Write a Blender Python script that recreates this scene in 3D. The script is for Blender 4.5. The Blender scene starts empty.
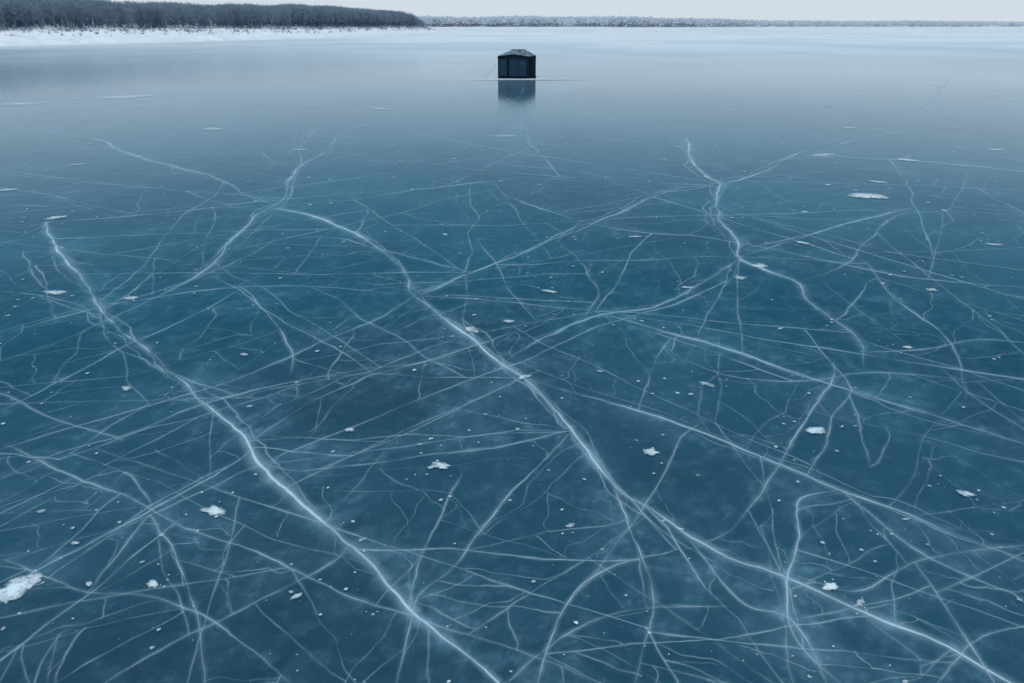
import bpy, math, bmesh, numpy as np
from mathutils import Vector
rng=np.random.default_rng(11)
sc=bpy.context.scene
sc.view_settings.view_transform='Standard'
try: sc.view_settings.look='None'
except Exception: pass
sc.view_settings.exposure=0
H=4.1; F=24/36*1024; HY=24.0
PITCH=math.atan((341.5-HY)/F)
cp,sp=math.cos(PITCH),math.sin(PITCH)
def P(x,y):
    """image pixel (x, y) projected onto the ice plane (metres)"""
    u=(341.5-y)/F; r=(x-512)/F
    Y=cp+sp*u; Z=-sp+cp*u
    t=H/-Z
    return np.array([r*t,Y*t])
cam=bpy.data.cameras.new("camera"); co=bpy.data.objects.new("camera",cam)
sc.collection.objects.link(co); sc.camera=co
cam.lens=24; cam.sensor_width=36; cam.clip_end=6000; cam.clip_start=0.1
co.location=(0,0,H); co.rotation_euler=(math.pi/2-PITCH,0,0)
class NT:
    def __init__(s,nt): s.nt=nt; s.nt.nodes.clear()
    def n(s,t,**k):
        nd=s.nt.nodes.new(t)
        for a,b in k.items(): setattr(nd,a,b)
        return nd
    def l(s,a,b): s.nt.links.new(a,b)
    def setin(s,sock,v):
        if isinstance(v,bpy.types.NodeSocket): s.l(v,sock)
        else: sock.default_value=v
    def math(s,op,a,b=None,c=None,clamp=False):
        m=s.n('ShaderNodeMath',operation=op,use_clamp=clamp)
        s.setin(m.inputs[0],a)
        if b is not None: s.setin(m.inputs[1],b)
        if c is not None: s.setin(m.inputs[2],c)
        return m.outputs[0]
    def mix(s,f,a,b):
        m=s.n('ShaderNodeMix',data_type='RGBA')
        s.setin(m.inputs[0],f)
        for i,v in ((6,a),(7,b)):
            if isinstance(v,tuple) and len(v)==3: v=v+(1,)
            s.setin(m.inputs[i],v)
        return m.outputs[2]
    def noise(s,vec,scale,detail=3,rough=.5,dist=0.,out='Fac'):
        m=s.n('ShaderNodeTexNoise'); s.l(vec,m.inputs['Vector'])
        m.inputs['Scale'].default_value=scale; m.inputs['Detail'].default_value=detail
        m.inputs['Roughness'].default_value=rough; m.inputs['Distortion'].default_value=dist
        return m.outputs[out]
    def mr(s,v,a,b,c=0.,d=1.,smooth=True):
        m=s.n('ShaderNodeMapRange'); m.clamp=True
        if smooth: m.interpolation_type='SMOOTHSTEP'
        s.l(v,m.inputs[0])
        for i,x in zip((1,2,3,4),(a,b,c,d)): m.inputs[i].default_value=x
        return m.outputs[0]
    def attr(s,name):
        return s.n('ShaderNodeAttribute',attribute_name=name).outputs['Fac']
def newmat(name):
    m=bpy.data.materials.new(name); m.use_nodes=True
    t=NT(m.node_tree); o=t.n('ShaderNodeOutputMaterial')
    b=t.n('ShaderNodeBsdfPrincipled'); t.l(b.outputs[0],o.inputs[0])
    return m,t,b,o
def mesh_np(name,v,faces,n,mat,attrs=None,smooth=True):
    me=bpy.data.meshes.new(name)
    v=np.asarray(v,dtype=np.float32); faces=np.asarray(faces,dtype=np.int32)
    me.vertices.add(len(v)); me.vertices.foreach_set('co',v.ravel())
    nf=len(faces); me.loops.add(nf*n); me.loops.foreach_set('vertex_index',faces.ravel())
    me.polygons.add(nf)
    me.polygons.foreach_set('loop_start',np.arange(nf,dtype=np.int32)*n)
    me.polygons.foreach_set('loop_total',np.full(nf,n,dtype=np.int32))
    me.polygons.foreach_set('use_smooth',np.full(nf,smooth))
    me.update(calc_edges=True)
    for k,a in (attrs or {}).items():
        at=me.attributes.new(k,'FLOAT','POINT'); at.data.foreach_set('value',np.asarray(a,dtype=np.float32).ravel())
    me.materials.append(mat)
    ob=bpy.data.objects.new(name,me); sc.collection.objects.link(ob)
    return ob
def fr1(n,base,octs=5,gain=.5):
    out=np.zeros(n); a=1.; k=base
    for _ in range(octs):
        kk=max(2,int(k)+2); out+=a*np.interp(np.linspace(0,kk-1.001,n),np.arange(kk),rng.uniform(-1,1,kk)); a*=gain; k*=2
    return out
TB=rng.random((256,256))
def vn(x,y):
    xi=np.floor(x); yi=np.floor(y); fx=x-xi; fy=y-yi; fx=fx*fx*(3-2*fx); fy=fy*fy*(3-2*fy)
    xi=xi.astype(np.int64)&255; yi=yi.astype(np.int64)&255; x1=(xi+1)&255; y1=(yi+1)&255
    return (TB[yi,xi]*(1-fx)+TB[yi,x1]*fx)*(1-fy)+(TB[y1,xi]*(1-fx)+TB[y1,x1]*fx)*fy
def fbm(x,y,sc_,octs=5,gain=.55):
    out=0; a=1; tot=0; X_=x*sc_; Y_=y*sc_
    for k in range(octs):
        out=out+a*vn(X_,Y_); tot+=a; a*=gain; X_,Y_=(X_*.8-Y_*.6)*2.03+17.3,(X_*.6+Y_*.8)*2.03+5.7
    return out/tot
def sm(v,a,b):
    t_=np.clip((v-a)/(b-a),0,1); return t_*t_*(3-2*t_)
# ---------------- crack network
cracks=[]
SA=[];SB=[]
def reg(c):
    c=np.asarray(c); st_=max(1,len(c)//40); c=np.vstack([c[::st_],c[-1:]])
    SA.append(c[:-1]); SB.append(c[1:])
def catmull(p,per=14):
    p=np.array(p); q=np.vstack([2*p[0]-p[1],p,2*p[-1]-p[-2]]); out=[]
    for i in range(1,len(q)-2):
        t=np.linspace(0,1,per,endpoint=False)[:,None]
        out.append(.5*((2*q[i])+(-q[i-1]+q[i+1])*t+(2*q[i-1]-5*q[i]+4*q[i+1]-q[i+2])*t*t+(-q[i-1]+3*q[i]-3*q[i+1]+q[i+2])*t**3))
    out.append(q[-2][None]); return np.vstack(out)
def add(pts,w,s,veil=.0,vw=.15,ends=(1,1),jit=1.,per=10,linear=False,pin=False):
    c=np.array(pts) if linear else catmull(pts,per)
    seg=np.linalg.norm(np.diff(c,axis=0),axis=1); L=np.concatenate([[0],np.cumsum(seg)])
    if L[-1]<.05: return
    md=np.median(np.linalg.norm(c,axis=1))
    step=max(.035,.008*md); n=int(max(6,min(900,L[-1]/step)))
    l=np.linspace(0,L[-1],n); c=np.stack([np.interp(l,L,c[:,0]),np.interp(l,L,c[:,1])],1)
    tn=np.gradient(c,axis=0); tn/=np.linalg.norm(tn,axis=1)[:,None]+1e-9; nr=np.stack([-tn[:,1],tn[:,0]],1)
    off=fr1(n,L[-1]/(.8+.05*md),6,.55)*(.014+.0032*md)*jit
    t=np.linspace(0,1,n)
    if pin: off*=np.minimum(1,8*t)*np.minimum(1,8*(1-t))
    c=c+nr*off[:,None]
    st=np.full(n,float(s))
    if ends[0]: st*=np.clip(t/.12,0,1)**.7
    if ends[1]: st*=np.clip((1-t)/.2,0,1)**.7
    st*=np.clip(.92+.45*fr1(n,6,3)+.35*fr1(n,n/5,3),.25,1.35)
    cracks.append((c,w,st,veil,vw))
    return c
M=[
 ([(0,128),(50,133),(100,140),(120,150),(170,165),(230,185),(275,208)],1.1,.8,.15),
 ([(275,208),(320,218),(360,237),(390,258),(408,278),(414,294),(440,314),(470,335),(500,362),(523,378),(545,400),(570,430),(590,455),(615,485),(650,510),(690,540),(730,562),(780,580),(840,605),(890,625),(940,645),(1000,680),(1050,712)],1.6,.95,.5),
 ([(340,132),(325,152),(300,168),(288,182),(285,198),(262,212),(240,235),(215,262),(180,285),(140,305),(100,322),(50,345),(-40,375)],1.2,.85,.3),
 ([(45,222),(60,255),(80,280),(100,308),(130,335),(150,352),(180,380),(210,405),(240,432),(258,460),(290,490),(330,525),(370,560),(400,595),(440,630),(480,665),(530,712)],1.46,.88,.5),
 ([(685,135),(690,155),(705,175),(722,185),(715,205),(720,222),(735,240),(740,257),(770,270),(800,282),(812,300),(835,318),(855,332),(864,352),(862,370)],1.2,.85,.35),
 ([(722,185),(760,172),(790,158),(812,150)],1.,.7,.2),
 ([(414,294),(380,318),(330,340),(270,365),(220,385),(170,400),(100,420),(0,450),(-80,470)],.8,.7,.3),
 ([(414,294),(465,273),(520,255),(570,230),(620,212),(670,190),(722,185)],1.05,.75,.3),
 ([(740,257),(700,285),(660,305),(620,312),(590,318),(550,335),(500,362)],.9,.7,.3),
 ([(595,312),(680,335),(760,362),(850,392),(940,420),(1060,455)],1.,.8,.45),
 ([(414,294),(480,300),(595,312)],.8,.6,.3),
 ([(523,378),(600,400),(680,425),(760,455),(840,490),(900,510),(960,535),(1060,575)],1.,.75,.45),
 ([(570,432),(500,445),(440,455),(380,465),(300,470),(258,460)],.7,.55,.25),
 ([(570,432),(545,460),(515,490),(480,530),(450,570),(415,605),(390,700)],.75,.6,.25),
 ([(835,360),(830,385),(805,420),(780,460),(760,490),(735,525),(690,545)],.8,.7,.25),
 ([(852,392),(860,430),(866,470)],.65,.55,.2),
 ([(840,490),(800,500),(798,540),(785,590),(800,640),(860,700)],.9,.65,.45),
 ([(60,380),(20,400),(0,410)],.65,.5,.2),
 ([(0,445),(60,470),(150,510),(230,545),(330,590),(430,620),(520,650),(600,690)],.75,.6,.3),
 ([(0,480),(60,455),(140,430),(220,400),(300,382),(370,370),(414,365),(480,350)],.7,.55,.3),
 ([(150,520),(180,570),(200,640),(205,700)],.6,.5,.15),
 ([(460,470),(440,520),(420,570),(400,640)],.6,.5,.15),
 ([(615,485),(640,550),(650,600),(635,690)],.75,.6,.35),
 ([(530,700),(560,610),(590,580),(640,560),(700,545)],.75,.6,.3),
 ([(250,445),(300,410),(350,385),(380,372),(470,350),(520,330)],.7,.55,.3),
 ([(862,260),(900,300),(940,335),(960,365),(972,405)],.7,.55,.15),
 ([(215,278),(245,295),(270,320),(290,350),(296,375)],.75,.55,.15),
 ([(20,250),(35,275),(50,292)],.7,.5,.1),
 ([(0,335),(120,305),(215,290),(300,285),(414,294)],.7,.5,.25),
 ([(465,273),(400,255),(340,240),(285,238)],.8,.5,.2),
 ([(275,208),(350,200),(420,190),(520,178)],.9,.5,.15),
 ([(-20,610),(60,560),(150,510),(240,460),(258,445)],.7,.55,.35),
 ([(80,700),(180,640),(260,600),(330,560),(350,540)],.65,.5,.3),
 ([(505,195),(560,215),(640,232),(720,240),(900,275),(1050,292)],.9,.55,.25),
 ([(740,250),(800,235),(850,222),(915,208)],.9,.6,.25),
 ([(790,155),(900,160),(960,165),(1060,175)],1.1,.7,.15),
 ([(1050,610),(950,570),(900,540),(840,490),(770,465)],.75,.55,.3),
 ([(465,273),(440,285),(414,294)],1.1,.75,.4),
 ([(590,318),(598,290),(580,262),(560,240)],.65,.5,.1),
 ([(790,575),(860,590),(930,560),(1030,545)],.65,.5,.25),
 ([(640,330),(700,365),(780,380),(870,372),(960,380)],.7,.5,.2),
 ([(523,378),(470,330),(465,273)],.6,.45,.1),
 ([(905,210),(870,235),(850,262),(800,282)],.7,.5,.2),
 ([(0,560),(80,590),(160,600),(240,640),(300,700)],.6,.5,.2),
 ([(690,540),(740,600),(790,620),(830,690)],.8,.55,.45),
 ([(500,690),(560,640),(640,610),(730,610)],.6,.5,.3),
 ([(940,690),(980,640),(1040,620)],.65,.5,.3),
 ([(864,352),(920,350),(980,340),(1040,345)],.7,.5,.2),
 ([(285,198),(230,205),(150,215),(60,222)],.8,.5,.1),
 ([(722,185),(640,182),(560,170),(500,165)],.9,.5,.1),
 ([(100,308),(180,285),(285,238)],.65,.5,.2),
 ([(100,322),(60,300),(0,290)],.65,.45,.1),
 ([(340,132),(380,124),(440,122),(500,118)],1.,.4,.1),
 ([(685,135),(650,125),(600,118)],1.,.4,.1),
 ([(100,140),(180,128),(240,124),(340,132)],1.,.4,.1),
 ([(812,150),(870,138),(950,128),(1040,124)],1.,.4,.1),
 ([(200,100),(300,108),(380,104),(480,108)],1.1,.35,.1),
 ([(560,108),(660,104),(760,112),(860,104)],1.1,.35,.1),
]
for pts,w,s,v in M:
    main=w>1.45
    c=add([P(*p) for p in pts],w,s,v,.10 if not main else .13,ends=(0,0) if main else (1,1),jit=1.25,per=12)
    reg(c)
    if w>=1.0:
        for k in range(4 if main else 2):
            g=np.array([P(*p) for p in pts]); i0=rng.integers(0,max(1,len(g)//2)); i1=min(len(g),i0+rng.integers(4,9))
            if i1-i0<3: continue
            g=g[i0:i1]; o=rng.uniform(-.012,.012)*np.linalg.norm(g,axis=1)
            add([p+np.array([a,a*.3]) for p,a in zip(g,o)],.42,.5,0,.1,jit=2.4)
def hits(o,dr):
    A_=np.vstack(SA); B_=np.vstack(SB); e=B_-A_; q=A_-o
    den=dr[0]*e[:,1]-dr[1]*e[:,0]; den=np.where(np.abs(den)<1e-9,1e-9,den)
    t_=(q[:,0]*e[:,1]-q[:,1]*e[:,0])/den; u_=(q[:,0]*dr[1]-q[:,1]*dr[0])/den
    ok=(t_>1e-3)&(u_>=0)&(u_<=1); return np.sort(t_[ok])
def fracture(o,ang,both,kmax,Lmax,w,s,veil=0.,jit=.9,wob=.012):
    """fracture that runs until it meets its k-th neighbour (closed cells)"""
    dr=np.array([math.cos(ang),math.sin(ang)]); ends=[]
    for sg in ((1,-1) if both else (1,)):
        h=hits(o,dr*sg); k=rng.integers(1,kmax+1)
        h=h[h<Lmax]
        ends.append(o+dr*sg*(h[min(k,len(h))-1] if len(h) else Lmax*.4))
    a=ends[0]; b_=ends[1] if both else o
    L=np.linalg.norm(b_-a)
    if L<.12: return
    d=(b_-a)/L; nn=np.array([-d[1],d[0]]); m=rng.integers(3,7); f=np.linspace(0,1,m+1)
    pts=[a+d*L*x+nn*L*rng.normal(0,wob)*(0<x<1) for x in f]
    add(pts,w,s,veil,.08,ends=(0,0),jit=jit,linear=True,pin=True)
    SA.append(np.array(pts[:-1])); SB.append(np.array(pts[1:]))
for (x,y) in [(414,294),(465,273),(523,378),(570,432),(255,448),(740,257),(722,185),(595,312),(100,315),(150,515),(840,490),(640,560),(790,590),(285,205),(852,390),(370,372),(60,460)]:
    o=P(x,y); d=np.linalg.norm(o)
    for k in range(rng.integers(3,6)):
        fracture(o,rng.uniform(0,2*math.pi),False,4,d*.9,.5,rng.uniform(.35,.6),.15)
for k in range(520):
    y=2.2*math.exp(rng.uniform(0,math.log(24))); x=rng.uniform(-1,1)*(1.15*y+4)
    d=math.hypot(x,y,3.5); r=rng.random()
    if r<.35: fracture(np.array([x,y]),rng.uniform(0,2*math.pi),True,6,d*.9,rng.uniform(.4,.6),rng.uniform(.28,.6),.2)
    else: fracture(np.array([x,y]),rng.uniform(0,2*math.pi),True,2,d*.5,rng.uniform(.3,.45),rng.uniform(.2,.48),.08*(rng.random()<.4))
for k in range(900):
    y=1.8*math.exp(rng.uniform(0,math.log(18))); x=rng.uniform(-1,1)*(1.0*y+3)
    d=math.hypot(x,y,3.5)
    fracture(np.array([x,y]),rng.uniform(0,2*math.pi),True,1+int(rng.random()<.3),d*.35,rng.uniform(.26,.42),rng.uniform(.16,.44),0,jit=1.5,wob=.03)
V=[];Fc=[];S=[];A=[];nb=0
for i,(c,w,st,veil,vw) in enumerate(cracks):
    n=len(c); d=np.sqrt((c**2).sum(1)+H*H)
    hw=(.012+.0041*d)*w*1.4*np.clip(1+.45*fr1(n,n/10,3),.45,1.9)
    tn=np.gradient(c,axis=0); tn/=np.linalg.norm(tn,axis=1)[:,None]+1e-9; nr=np.stack([-tn[:,1],tn[:,0]],1)
    z=.003+(i%60)*.00012
    for k,sg in enumerate((-1,0,1)):
        V.append(np.column_stack([c+nr*(hw*sg)[:,None],np.full(n,z)]))
        S.append(st if sg==0 else st*np.clip(1+.8*fr1(n,n/3,2),.2,1.8)); A.append(np.full(n,float(sg)))
    i0=np.arange(n-1)
    for k in (0,1):
        a=nb+k*n+i0; b=nb+(k+1)*n+i0
        Fc.append(np.stack([a,a+1,b+1,b],1)[:,::-1])
    nb+=3*n
mc,t,b,o=newmat("fracture_white")
ac=t.math('ABSOLUTE',t.attr('acr')); inv=t.math('SUBTRACT',1.,ac)
core=t.math('MULTIPLY',t.mr(ac,.0,.26,1.,0.),.92); halo=t.math('MULTIPLY',t.math('POWER',t.math('MAXIMUM',inv,0.),1.7),.40)
prof=t.math('MAXIMUM',core,halo)
al=t.math('MULTIPLY',prof,t.attr('str'),clamp=True)
b.inputs['Base Color'].default_value=(.42,.60,.71,1); b.inputs['Roughness'].default_value=.3; b.inputs['IOR'].default_value=1.31
t.l(al,b.inputs['Alpha'])
mesh_np("ice_cracks",np.vstack(V),np.vstack(Fc),4,mc,{'str':np.concatenate(S),'acr':np.concatenate(A)})
# ---------------- ice sheet
def grade(a0,g,end):
    o=[0.]
    while o[-1]<end: o.append(o[-1]+a0+g*o[-1])
    return np.array(o)
gx=grade(.03,.010,2500); gx=np.concatenate([-gx[:0:-1],gx])
gy=np.concatenate([[-400,-100,-30,-8,-2,0,1,1.6],2+grade(.03,.010,2500)])
X,Y=np.meshgrid(gx,gy); veil=np.zeros_like(X)
for c,w,st,vs,vw in cracks:
    if vs<=0: continue
    side=rng.choice([-1,1]); dm=np.linalg.norm(c,axis=1).mean()
    step=max(1,len(c)//60); cc=c[::step]; ss=st[::step]
    R0=vw*(1+.12*dm); R=4*R0
    x0,x1=np.searchsorted(gx,[cc[:,0].min()-R,cc[:,0].max()+R]); y0,y1=np.searchsorted(gy,[cc[:,1].min()-R,cc[:,1].max()+R])
    if x1-x0<2 or y1-y0<2: continue
    T=np.zeros((y1-y0,x1-x0))
    for k in range(len(cc)-1):
        p,q=cc[k],cc[k+1]
        a0,a1=np.searchsorted(gx,[min(p[0],q[0])-R,max(p[0],q[0])+R]); b0,b1=np.searchsorted(gy,[min(p[1],q[1])-R,max(p[1],q[1])+R])
        if a1<=a0 or b1<=b0: continue
        xs=X[b0:b1,a0:a1]; ys=Y[b0:b1,a0:a1]; d=q-p; L2=(d**2).sum()+1e-9
        tt=np.clip(((xs-p[0])*d[0]+(ys-p[1])*d[1])/L2,0,1)
        dx=xs-p[0]-tt*d[0]; dy=ys-p[1]-tt*d[1]; D=np.hypot(dx,dy)
        sg=np.sign(dx*-d[1]+dy*d[0])*side
        val=ss[k]*np.where(sg>0,np.exp(-D/(R0*1.1)),np.exp(-D/(R0*.3)))
        sl=T[b0-y0:b1-y0,a0-x0:a1-x0]; np.maximum(sl,val,out=sl)
    V0=veil[y0:y1,x0:x1]; veil[y0:y1,x0:x1]=1-(1-V0)*(1-np.clip(T*vs,0,.95))
wx=X+.8*(fbm(X,Y,.9,3)-.5); wy=Y+.8*(fbm(X+50,Y+20,.9,3)-.5)
big=sm(fbm(X+9,Y+3,.25,4),.30,.70)
cloud=sm(fbm(wx,wy,1.1,6,.66),.46,.72)
brk=sm(fbm(wx*1.+31,wy+11,3.2,5,.72),.38,.66)
wisp=sm(1-np.abs(fbm(wx+70,wy+40,.9,4,.55)-.5)*9,.25,1)*sm(fbm(X+5,Y+77,.5,2),.4,.6)
wisp2=sm(1-np.abs(fbm(wx+170,wy+140,2.2,4,.6)-.5)*10,.3,1)*sm(fbm(X+35,Y+7,.7,2),.45,.6)
milk=cloud*.05+wisp*.055+wisp2*.06+veil*(.15+1.15*brk)*.38
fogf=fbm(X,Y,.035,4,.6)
ny,nx=X.shape
idx=np.arange(ny*nx).reshape(ny,nx)
fq=np.stack([idx[:-1,:-1],idx[:-1,1:],idx[1:,1:],idx[1:,:-1]],-1).reshape(-1,4)
mi,t,b,o=newmat("lake_ice")
pos=t.n('ShaderNodeNewGeometry').outputs['Position']
col=t.mix(t.attr('big'),(.0004,.037,.070),(.0008,.054,.096))
fineraw=t.noise(pos,5.,4,.7); fine=t.mr(fineraw,.45,.75)
s=t.math('ADD',t.attr('milk'),t.math('MULTIPLY',fine,.045))
s=t.math('MULTIPLY',s,t.math('ADD',.65,t.math('MULTIPLY',fine,.8)))
s=t.math('MINIMUM',s,.8)
col=t.mix(s,col,(.27,.51,.65))
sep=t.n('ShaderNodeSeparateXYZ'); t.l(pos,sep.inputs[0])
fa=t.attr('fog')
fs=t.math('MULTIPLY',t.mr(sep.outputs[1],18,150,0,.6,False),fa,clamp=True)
col=t.mix(fs,col,(.29,.50,.68))  # distance haze painted into the ice colour as a pale blue ramp
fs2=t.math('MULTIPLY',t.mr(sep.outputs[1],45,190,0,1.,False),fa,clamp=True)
col=t.mix(fs2,col,(.74,.74,.77))  # far snow cover and pale mist, both painted into the colour by distance
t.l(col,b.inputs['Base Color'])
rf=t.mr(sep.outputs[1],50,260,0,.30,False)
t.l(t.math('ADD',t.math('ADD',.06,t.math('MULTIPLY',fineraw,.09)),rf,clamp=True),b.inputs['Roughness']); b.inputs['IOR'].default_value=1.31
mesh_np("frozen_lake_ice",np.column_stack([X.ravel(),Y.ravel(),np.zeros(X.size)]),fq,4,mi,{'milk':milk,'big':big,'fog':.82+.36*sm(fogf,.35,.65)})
# ---------------- snow
def snowmat(name,alpha=False,c=(.78,.84,.9)):
    m,t,b,o=newmat(name); pos=t.n('ShaderNodeNewGeometry').outputs['Position']
    n=t.noise(pos,3 if alpha else .3,3,.6)
    t.l(t.mix(t.mr(n,.3,.7),tuple(x*.85 for x in c),c),b.inputs['Base Color']); b.inputs['Roughness'].default_value=.8
    if alpha:
        e=t.attr('edge'); nn=t.noise(pos,13,5,.78,.3)
        a=t.mr(t.math('ADD',e,t.math('MULTIPLY',t.math('SUBTRACT',nn,.5),2.8)),.1,1.1)
        t.l(t.math('MULTIPLY',a,t.attr('op')),b.inputs['Alpha'])
    return m
ms=snowmat("snow_patch_white",True,(.70,.80,.87))
PT=[(14,591,25,1),(34,580,12,.8),(4,600,14,.8),(215,511,14,1),(153,585,9,1),(440,467,11,.9),(432,468,5,.8),(650,453,10,.95),(830,588,10,.95),(859,604,8,1),(966,495,11,.9),(868,197,22,.95),(815,432,12,.85),(707,385,10,.6),(55,293,14,.75),(130,97,32,.6),(20,104,24,.55),(57,218,12,.8),(905,160,12,.8),(635,237,8,.7),(802,243,9,.8),(758,266,10,.8),(471,330,10,.8),(523,378,9,.8),(297,597,7,.8),(350,430,6,.7),(250,407,4,.7),(550,292,10,.7),(509,322,7,.7),(908,348,8,.8),(130,299,10,.7),(127,389,7,.7),(212,129,18,.5),(878,182,10,.7),(380,109,12,.6),(850,128,10,.6),(740,278,8,.6),(690,395,5,.6),(570,527,6,.6),(9,190,12,.6),(75,165,10,.5),(994,245,10,.6),(932,290,7,.6),(245,355,5,.6),(42,512,6,.5),(362,541,5,.5),(905,520,5,.5),(420,445,4,.5),(680,530,4,.5),(995,150,12,.5),(825,155,16,.5),(300,150,10,.4),(445,235,5,.5),(688,288,8,.7),(780,329,4,.6),(600,372,4,.6),(485,415,3,.6),(505,136,18,.35)]
V=[];Fc=[];E=[];O=[];nb=0
def patch(c,rx,ry,op,h,z0,seed_rot=None):
    global nb
    n=32; th=np.linspace(0,2*math.pi,n,endpoint=False)
    r=1+sum(rng.uniform(-.32,.32)/k**.7*np.cos(k*th+rng.uniform(0,6)) for k in range(1,8))
    r=np.clip(r,.35,1.8); rot=rng.uniform(-.7,.7) if seed_rot is None else seed_rot
    for f,e in ((0,1.),(.35,.9),(.6,.7),(.8,.4),(1.,-.3)):
        x=rx*r*f*np.cos(th); y=ry*r*f*np.sin(th)
        V.append(np.column_stack([c[0]+x*math.cos(rot)-y*math.sin(rot),c[1]+x*math.sin(rot)+y*math.cos(rot),z0+h*max(e,0)*(1+.5*rng.uniform(-1,1,n)*(f>0))]))
        E.append(np.full(n,e)); O.append(np.full(n,op))
    i=np.arange(n); j=(i+1)%n
    for k in range(4):
        a=nb+k*n; bq=a+n
        Fc.append(np.stack([a+i,bq+i,bq+j,a+j],1))
    nb+=5*n
for x,y,w,op in PT:
    c=P(x,y); dep=F/(abs((c[1])*cp+H*sp)); rx=w/dep
    ry=rx*rng.uniform(.4,.75)
    patch(c,rx,ry,op,.004,.012)
    if w>7:
        for k in range(5): patch(c+rng.normal(0,1,2)*rx*1.5,rx*rng.uniform(.06,.22),rx*.13,op*.8,.002,.012)
for k in range(1500):
    y=3*math.exp(rng.uniform(0,math.log(18))); x=rng.uniform(-1,1)*(1.0*y+3); r=rng.uniform(.35,1)**2.2*.0110*(1+.20*y)
    patch((x,y),r*1.3,r,rng.uniform(.35,.95),.002,.012)
hc=P(517,77.5)
patch((hc[0],hc[1]-2.4),6.2,1.0,.8,.03,.014,0.)
mesh_np("snow_patches",np.vstack(V),np.vstack(Fc),4,ms,{'edge':np.concatenate(E),'op':np.concatenate(O)})
# ---------------- fishing shelter
def link(name,me,mat,parent,loc=(0,0,0),rot=(0,0,0)):
    me.materials.append(mat); ob=bpy.data.objects.new(name,me); sc.collection.objects.link(ob)
    ob.parent=parent; ob.location=loc; ob.rotation_euler=rot; return ob
def fabric(name,c1,c2,rough=.75,frost=0.):
    m,t,b,o=newmat(name); pos=t.n('ShaderNodeTexCoord').outputs['Object']
    col=t.mix(t.mr(t.noise(pos,2.5,5,.6),.3,.7),c1,c2)
    if frost: col=t.mix(t.math('MULTIPLY',t.mr(t.noise(pos,3.,6,.7),.35,.6),frost),col,(.45,.58,.68))
    t.l(col,b.inputs['Base Color']); b.inputs['Roughness'].default_value=rough; b.inputs['Specular IOR Level'].default_value=.12
    bp=t.n('ShaderNodeBump'); bp.inputs['Strength'].default_value=.4; bp.inputs['Distance'].default_value=.04
    t.l(t.noise(pos,4,3,.5),bp.inputs['Height']); t.l(bp.outputs[0],b.inputs['Normal']); return m
fb=fabric("shelter_navy_fabric",(.004,.015,.030),(.006,.021,.040))
fp=fabric("shelter_panel_fabric",(.010,.032,.056),(.014,.040,.066))
fr=fabric("shelter_roof_frosted",(.02,.05,.08),(.04,.08,.12),.8,.35)
fk=fabric("shelter_trim_black",(.002,.006,.013),(.003,.009,.018))
fw=fabric("shelter_window_vinyl",(.016,.044,.072),(.022,.054,.084),.4)
hut=bpy.data.objects.new("ice_fishing_shelter",None); sc.collection.objects.link(hut)
hut.location=(hc[0],hc[1],.0); hut.rotation_euler=(0,0,math.radians(-17)); hut.scale=(.96,.96,1)
W,D,HH=2.75,2.1,1.70
def box(name,cx,cy,cz,sx,sy,sz,mat,bev=.01,rot=(0,0,0)):
    bm=bmesh.new(); bmesh.ops.create_cube(bm,size=1)
    for v in bm.verts: v.co=Vector((v.co.x*sx,v.co.y*sy,v.co.z*sz))
    bmesh.ops.bevel(bm,geom=bm.edges[:],offset=bev,segments=2,affect='EDGES')
    me=bpy.data.meshes.new(name); bm.to_mesh(me); bm.free()
    return link(name,me,mat,hut,(cx,cy,cz),rot)
def wall(name,p0,p1,nrm,mat,h=HH):
    n=16; vs=[];fs=[]
    for j in range(n+1):
        for i in range(n+1):
            u,v=i/n,j/n; bul=.05*math.sin(math.pi*u)*math.sin(math.pi*v)-.015*abs(math.sin(5*math.pi*u))
            vs.append((p0[0]+(p1[0]-p0[0])*u+nrm[0]*bul,p0[1]+(p1[1]-p0[1])*u+nrm[1]*bul,h*v))
    for j in range(n):
        for i in range(n):
            a=j*(n+1)+i; fs.append((a,a+1,a+n+2,a+n+1))
    me=bpy.data.meshes.new(name); me.from_pydata(vs,[],fs); return link(name,me,mat,hut)
x0,y0=W/2,D/2
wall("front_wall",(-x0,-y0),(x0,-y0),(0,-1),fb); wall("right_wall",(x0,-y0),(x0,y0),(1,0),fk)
wall("back_wall",(x0,y0),(-x0,y0),(0,1),fb); wall("left_wall",(-x0,y0),(-x0,-y0),(-1,0),fb)
for i,(sx,sy) in enumerate([(-1,-1),(1,-1),(1,1),(-1,1)]): box("corner_pole_%d"%(i+1),sx*x0,sy*y0,HH/2,.07,.07,HH,fk)
box("front_panel_left",-.93,-y0-.055,.82,.72,.03,1.3,fp,.012)
box("front_panel_right",.42,-y0-.075,.80,1.55,.03,1.3,fp,.012)
box("door_zip",-.50,-y0-.085,.84,.06,.03,1.5,fk); box("door_zip_centre",.42,-y0-.10,.84,.04,.02,1.35,fk,.004)
box("front_window_left",-.93,-y0-.082,1.15,.36,.02,.30,fw,.006); box("front_window_right",.85,-y0-.10,1.15,.42,.02,.30,fw,.006)
box("side_window",x0+.06,0,1.15,.03,.5,.35,fb,.006)
box("base_skirt_front",0,-y0-.07,.05,W+.02,.10,.08,fk,.03); box("base_skirt_side",x0+.07,0,.05,.10,D+.02,.08,fk,.03)
ov=.04; e=HH+.0; rz=HH+.44
vs=[(-x0-ov,-y0-ov,e),(x0+ov,-y0-ov,e),(x0+ov,y0+ov,e),(-x0-ov,y0+ov,e),(-.55,.1,rz),(.75,.1,rz),(0,-y0-ov,e+.16),(0,y0+ov,e+.16),
    (-x0-ov,-y0-ov,e-.16),(x0+ov,-y0-ov,e-.16),(x0+ov,y0+ov,e-.16),(-x0-ov,y0+ov,e-.16),(0,-y0-ov,e-.04),(0,y0+ov,e-.04)]
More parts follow.
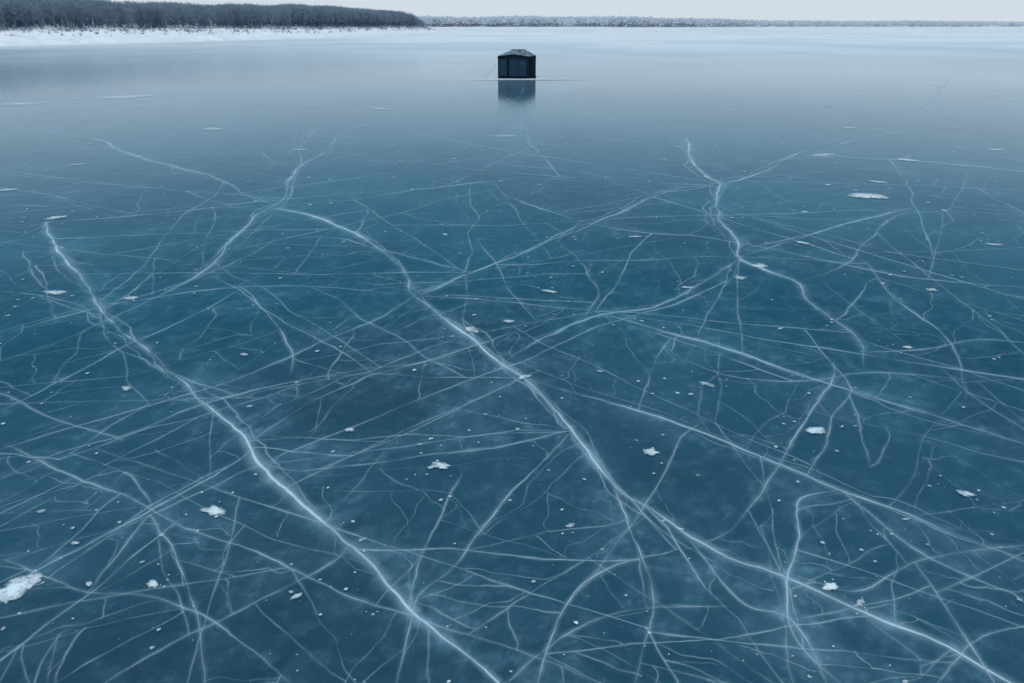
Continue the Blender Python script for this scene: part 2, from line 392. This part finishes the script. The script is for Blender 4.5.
fs=[(0,6,4),(6,5,4),(6,1,5),(1,2,5),(2,7,5),(7,4,5),(7,3,4),(3,0,4)]
me=bpy.data.meshes.new("roof"); me.from_pydata(vs,[],fs); link("roof",me,fr,hut)
fs2=[(8,12,6,0),(12,9,1,6),(9,10,2,1),(10,13,7,2),(13,11,3,7),(11,8,0,3)]
me=bpy.data.meshes.new("roof_valance"); me.from_pydata([(a*1.003,b_*1.003,c-.002) for a,b_,c in vs],[],fs2); link("roof_valance",me,fk,hut)
box("roof_ridge_pole",.1,.1,rz+.02,1.3,.06,.05,fk)
box("vent_cap",.35,-.35,HH+.36,.14,.14,.10,fk)
def bar(name,p,q,r,mat):
    p,q=Vector(p),Vector(q); d=q-p
    bm=bmesh.new(); bmesh.ops.create_cone(bm,segments=6,radius1=r,radius2=r,depth=d.length,cap_ends=True)
    me=bpy.data.meshes.new(name); bm.to_mesh(me); bm.free()
    return link(name,me,mat,hut,(p+q)/2,d.to_track_quat('Z','Y').to_euler())
bar("guy_rope_left",(-x0,-y0,1.2),(-x0-1.1,-y0-.6,.0),.006,fk); bar("guy_rope_right",(x0,-y0,1.2),(x0+.9,-y0-.9,0),.006,fk)
# ---------------- snowy shore peninsula
sh=np.array([P(-420,56),P(-200,51),P(0,46),P(150,42.5),P(300,38.5),P(400,35),P(446,33)])
shc=catmull(sh,20); seg=np.concatenate([[0],np.cumsum(np.linalg.norm(np.diff(shc,axis=0),axis=1))]); Ls=seg[-1]
nu=400; us=np.linspace(0,Ls,nu); shc=np.stack([np.interp(us,seg,shc[:,0]),np.interp(us,seg,shc[:,1])],1)
shc[:,1]+=fr1(nu,40,4)*1.2
inl=np.array([-.42,.907])
def hgt(u,v):
    tip=np.clip((Ls-u)/26.,0,1); tip=np.sqrt(1-(1-tip)**2)
    return tip*(np.interp(v,[-1,0,1.5,5,14,28,60,140],[-.3,0,.5,1.1,2.2,3.4,4.4,5.5]))
vv=np.concatenate([np.linspace(-1,30,50),np.linspace(32,140,25)])
U,VV=np.meshgrid(us,vv); base=np.stack([np.interp(U,us,shc[:,0]),np.interp(U,us,shc[:,1])],-1)+VV[...,None]*inl
bump=np.sin(U*.21+VV*.3)*np.sin(VV*.37-U*.13)*.18+rng.normal(0,.07,U.shape)
Z=hgt(U,VV)+bump*np.clip(VV/5,0,1)*np.clip((Ls-U)/20,0,1)
ny,nx=U.shape; idx=np.arange(ny*nx).reshape(ny,nx)
fq=np.stack([idx[:-1,:-1],idx[:-1,1:],idx[1:,1:],idx[1:,:-1]],-1).reshape(-1,4)
msn=snowmat("shore_snow",False,(.78,.81,.85))
mesh_np("snowy_shore",np.column_stack([base[...,0].ravel(),base[...,1].ravel(),Z.ravel()]),fq,4,msn)
# ---------------- bare forest
def tree_variant(kind):
    T=[]
    def sl(p,q,w):
        d=q-p; s_=np.cross(d,rng.normal(0,1,3)); s_/=np.linalg.norm(s_)+1e-9
        T.append(np.array([p-s_*w,p+s_*w,q]))
    if kind=='bare':
        for a in (0,1.57):
            s_=np.array([math.cos(a),math.sin(a),0])*.017
            T.append(np.array([-s_,s_,np.array([0,0,1.])]))
        for k in range(26):
            z=rng.uniform(.22,.88); a=rng.uniform(0,6.28); L=rng.uniform(.15,.36)*(1.1-z*.6)
            p=np.array([0,0,z]); q=p+np.array([math.cos(a)*L,math.sin(a)*L,L*rng.uniform(.3,1.0)]); sl(p,q,.008)
            for j in range(3):
                m=p+(q-p)*rng.uniform(.3,.9); r=m+rng.normal(0,.06,3)+np.array([0,0,.04]); sl(m,r,.0085)
    elif kind=='conifer':
        for k in range(60):
            z=rng.uniform(.08,.97); a=rng.uniform(0,6.28); L=.2*(1.02-z)*rng.uniform(.7,1.2)
            p=np.array([0,0,z+.03]); sl(p,np.array([math.cos(a)*L,math.sin(a)*L,z-.04]),.03*(1.1-z))
    elif kind=='round':
        for k in range(40):
            d=rng.normal(0,1,3); d/=np.linalg.norm(d); p=np.array([0,0,.55])+d*np.array([.3,.3,.42])*rng.uniform(.4,1)
            sl(p,p+rng.normal(0,.1,3),.06)
    else:
        for k in range(16):
            a=rng.uniform(0,6.28); L=rng.uniform(.2,.6); sl(np.array([rng.normal(0,.15),rng.normal(0,.15),0]),np.array([math.cos(a)*L,math.sin(a)*L,rng.uniform(.5,1)]),.035)
    return np.array(T)
bare=[tree_variant('bare') for _ in range(9)]; con=[tree_variant('conifer') for _ in range(3)]; shr=[tree_variant('shrub') for _ in range(4)]; rnd=[tree_variant('round') for _ in range(5)]
def place(lst,pts,hs,wid=1.):
    out=[];tint=[]
    for p,h in zip(pts,hs):
        tv=lst[rng.integers(len(lst))]; a=rng.uniform(0,6.28); ca,sa=math.cos(a),math.sin(a)
        q=tv*h; q=np.stack([(q[...,0]*ca-q[...,1]*sa)*wid,(q[...,0]*sa+q[...,1]*ca)*wid,q[...,2]],-1)+p
        out.append(q.reshape(-1,3)); tint.append(np.full(q.shape[0]*3,rng.uniform(0,1)))
    return out,tint
def atpos(u,v):
    bx=np.interp(u,us,shc[:,0])+v*inl[0]; by=np.interp(u,us,shc[:,1])+v*inl[1]
    return np.column_stack([bx,by,hgt(u,v)-.1])
def mtree(name,c1,c2,trans=.45):
    m=bpy.data.materials.new(name); m.use_nodes=True; t=NT(m.node_tree); o=t.n('ShaderNodeOutputMaterial')
    c=t.mix(t.attr('tint'),c1,c2); d=t.n('ShaderNodeBsdfDiffuse'); tr=t.n('ShaderNodeBsdfTranslucent'); mx=t.n('ShaderNodeMixShader')
    t.l(c,d.inputs[0]); t.l(c,tr.inputs[0]); mx.inputs[0].default_value=trans
    t.l(d.outputs[0],mx.inputs[1]); t.l(tr.outputs[0],mx.inputs[2]); t.l(mx.outputs[0],o.inputs[0]); return m
N=4600
u=Ls*rng.random(N); v=rng.uniform(22,78,N)
ok=(Ls-u)>9; u,v=u[ok],v[ok]
hs=rng.uniform(5.4,6.9,len(u))*(.97+.06*np.sin(u*.045)+.03*np.sin(u*.21)); hs*=np.clip((Ls-u)/30,.55,1)
A1,T1=place(bare,atpos(u,v),hs,1.35)
N=160; u=Ls*rng.random(N); v=rng.uniform(30,70,N); ok=(Ls-u)>14; u,v=u[ok],v[ok]
A2,T2=place(con,atpos(u,v),rng.uniform(4.5,6.6,len(u)))
N=1900; u=Ls*rng.random(N); v=np.abs(rng.normal(20,7,N)); ok=((Ls-u)>5)&(v>7); u,v=u[ok],v[ok]
A3,T3=place(shr,atpos(u,v),rng.uniform(.3,1.2,len(u)))
TV=np.vstack(A1+A2+A3); TT=np.concatenate(T1+T2+T3)
mt=mtree("winter_trees_haze_grey",(.22,.28,.35),(.29,.35,.42))  # grey-blue bark colour, lightened to paint in distance haze
mesh_np("distant_bare_forest",TV,np.arange(len(TV)).reshape(-1,3),3,mt,{'tint':TT},smooth=False)
# ---------------- far shore
n=700; fx=np.linspace(-1500,1700,n); fy=760+fr1(n,7,4)*35+ .00004*fx**2
prof=[(-4,-.3),(0,0),(6,.8),(25,1.5),(90,3.),(300,5)]
V=[]
for dv,z in prof: V.append(np.column_stack([fx,fy+dv,np.full(n,z)+(fr1(n,20,3)*.2*z if z>0 else 0)]))
V=np.vstack(V); i=np.arange(n-1); fq=np.vstack([np.stack([k*n+i,k*n+i+1,(k+1)*n+i+1,(k+1)*n+i],1) for k in range(len(prof)-1)])
mesh_np("far_shore_terrain",V,fq,4,snowmat("far_snow",False,(.68,.72,.77)))
N=11000; x=rng.uniform(-1400,1600,N); v=rng.uniform(18,90,N)
env=np.interp(x,[-1500,-100,150,330,600,1700],[11,11,9,6,4.4,4.4])*(1+.07*np.sin(x*.017)+.04*np.sin(x*.06+1))
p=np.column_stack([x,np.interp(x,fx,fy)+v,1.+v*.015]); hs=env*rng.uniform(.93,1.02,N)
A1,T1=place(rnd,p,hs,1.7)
TV=np.vstack(A1); mt2=mtree("far_trees_hazy",(.68,.72,.78),(.69,.73,.79),.5)  # aerial haze is put into this pale tree colour
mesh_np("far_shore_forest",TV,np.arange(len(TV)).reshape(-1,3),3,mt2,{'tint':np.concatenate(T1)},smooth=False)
# ---------------- world + sun
w=bpy.data.worlds.new("World"); sc.world=w; w.use_nodes=True
t=NT(w.node_tree); out=t.n('ShaderNodeOutputWorld'); bg=t.n('ShaderNodeBackground'); t.l(bg.outputs[0],out.inputs[0])
sky=t.n('ShaderNodeTexSky',sky_type='NISHITA'); sky.sun_disc=False
EL,AZ=math.radians(38),math.radians(215)
sky.sun_elevation=EL; sky.sun_rotation=AZ; sky.air_density=1.5; sky.dust_density=1.
tc=t.n('ShaderNodeTexCoord'); sx=t.n('ShaderNodeSeparateXYZ'); t.l(tc.outputs['Generated'],sx.inputs[0])
rp=t.n('ShaderNodeValToRGB'); t.l(sx.outputs[2],rp.inputs[0])
cr=rp.color_ramp; st=[(0,(.66,.73,.80)),(.04,(.62,.72,.82)),(.1,(.46,.62,.77)),(.2,(.20,.44,.63)),(.35,(.10,.35,.56)),(.6,(.50,.72,.88)),(1,(.94,.98,1.))]
cr.elements[0].position=0; cr.elements[0].color=st[0][1]+(1,); cr.elements[1].position=1; cr.elements[1].color=st[-1][1]+(1,)
for p_,c_ in st[1:-1]: e_=cr.elements.new(p_); e_.color=c_+(1,)
sc10=t.n('ShaderNodeVectorMath',operation='SCALE'); t.l(rp.outputs[0],sc10.inputs[0]); sc10.inputs['Scale'].default_value=10.
t.l(t.mix(.96,sky.outputs[0],sc10.outputs[0]),bg.inputs[0]); bg.inputs[1].default_value=.1
sl=bpy.data.lights.new("sun",'SUN'); sl.energy=1.4; sl.angle=math.radians(14); sl.color=(1,.98,.95)
so=bpy.data.objects.new("sun",sl); sc.collection.objects.link(so)
d=Vector((math.sin(AZ)*math.cos(EL),math.cos(AZ)*math.cos(EL),math.sin(EL)))
so.rotation_euler=d.to_track_quat('Z','Y').to_euler()
print("verts",sum(len(o.data.vertices) for o in sc.objects if o.type=='MESH'),"cracks",len(cracks))
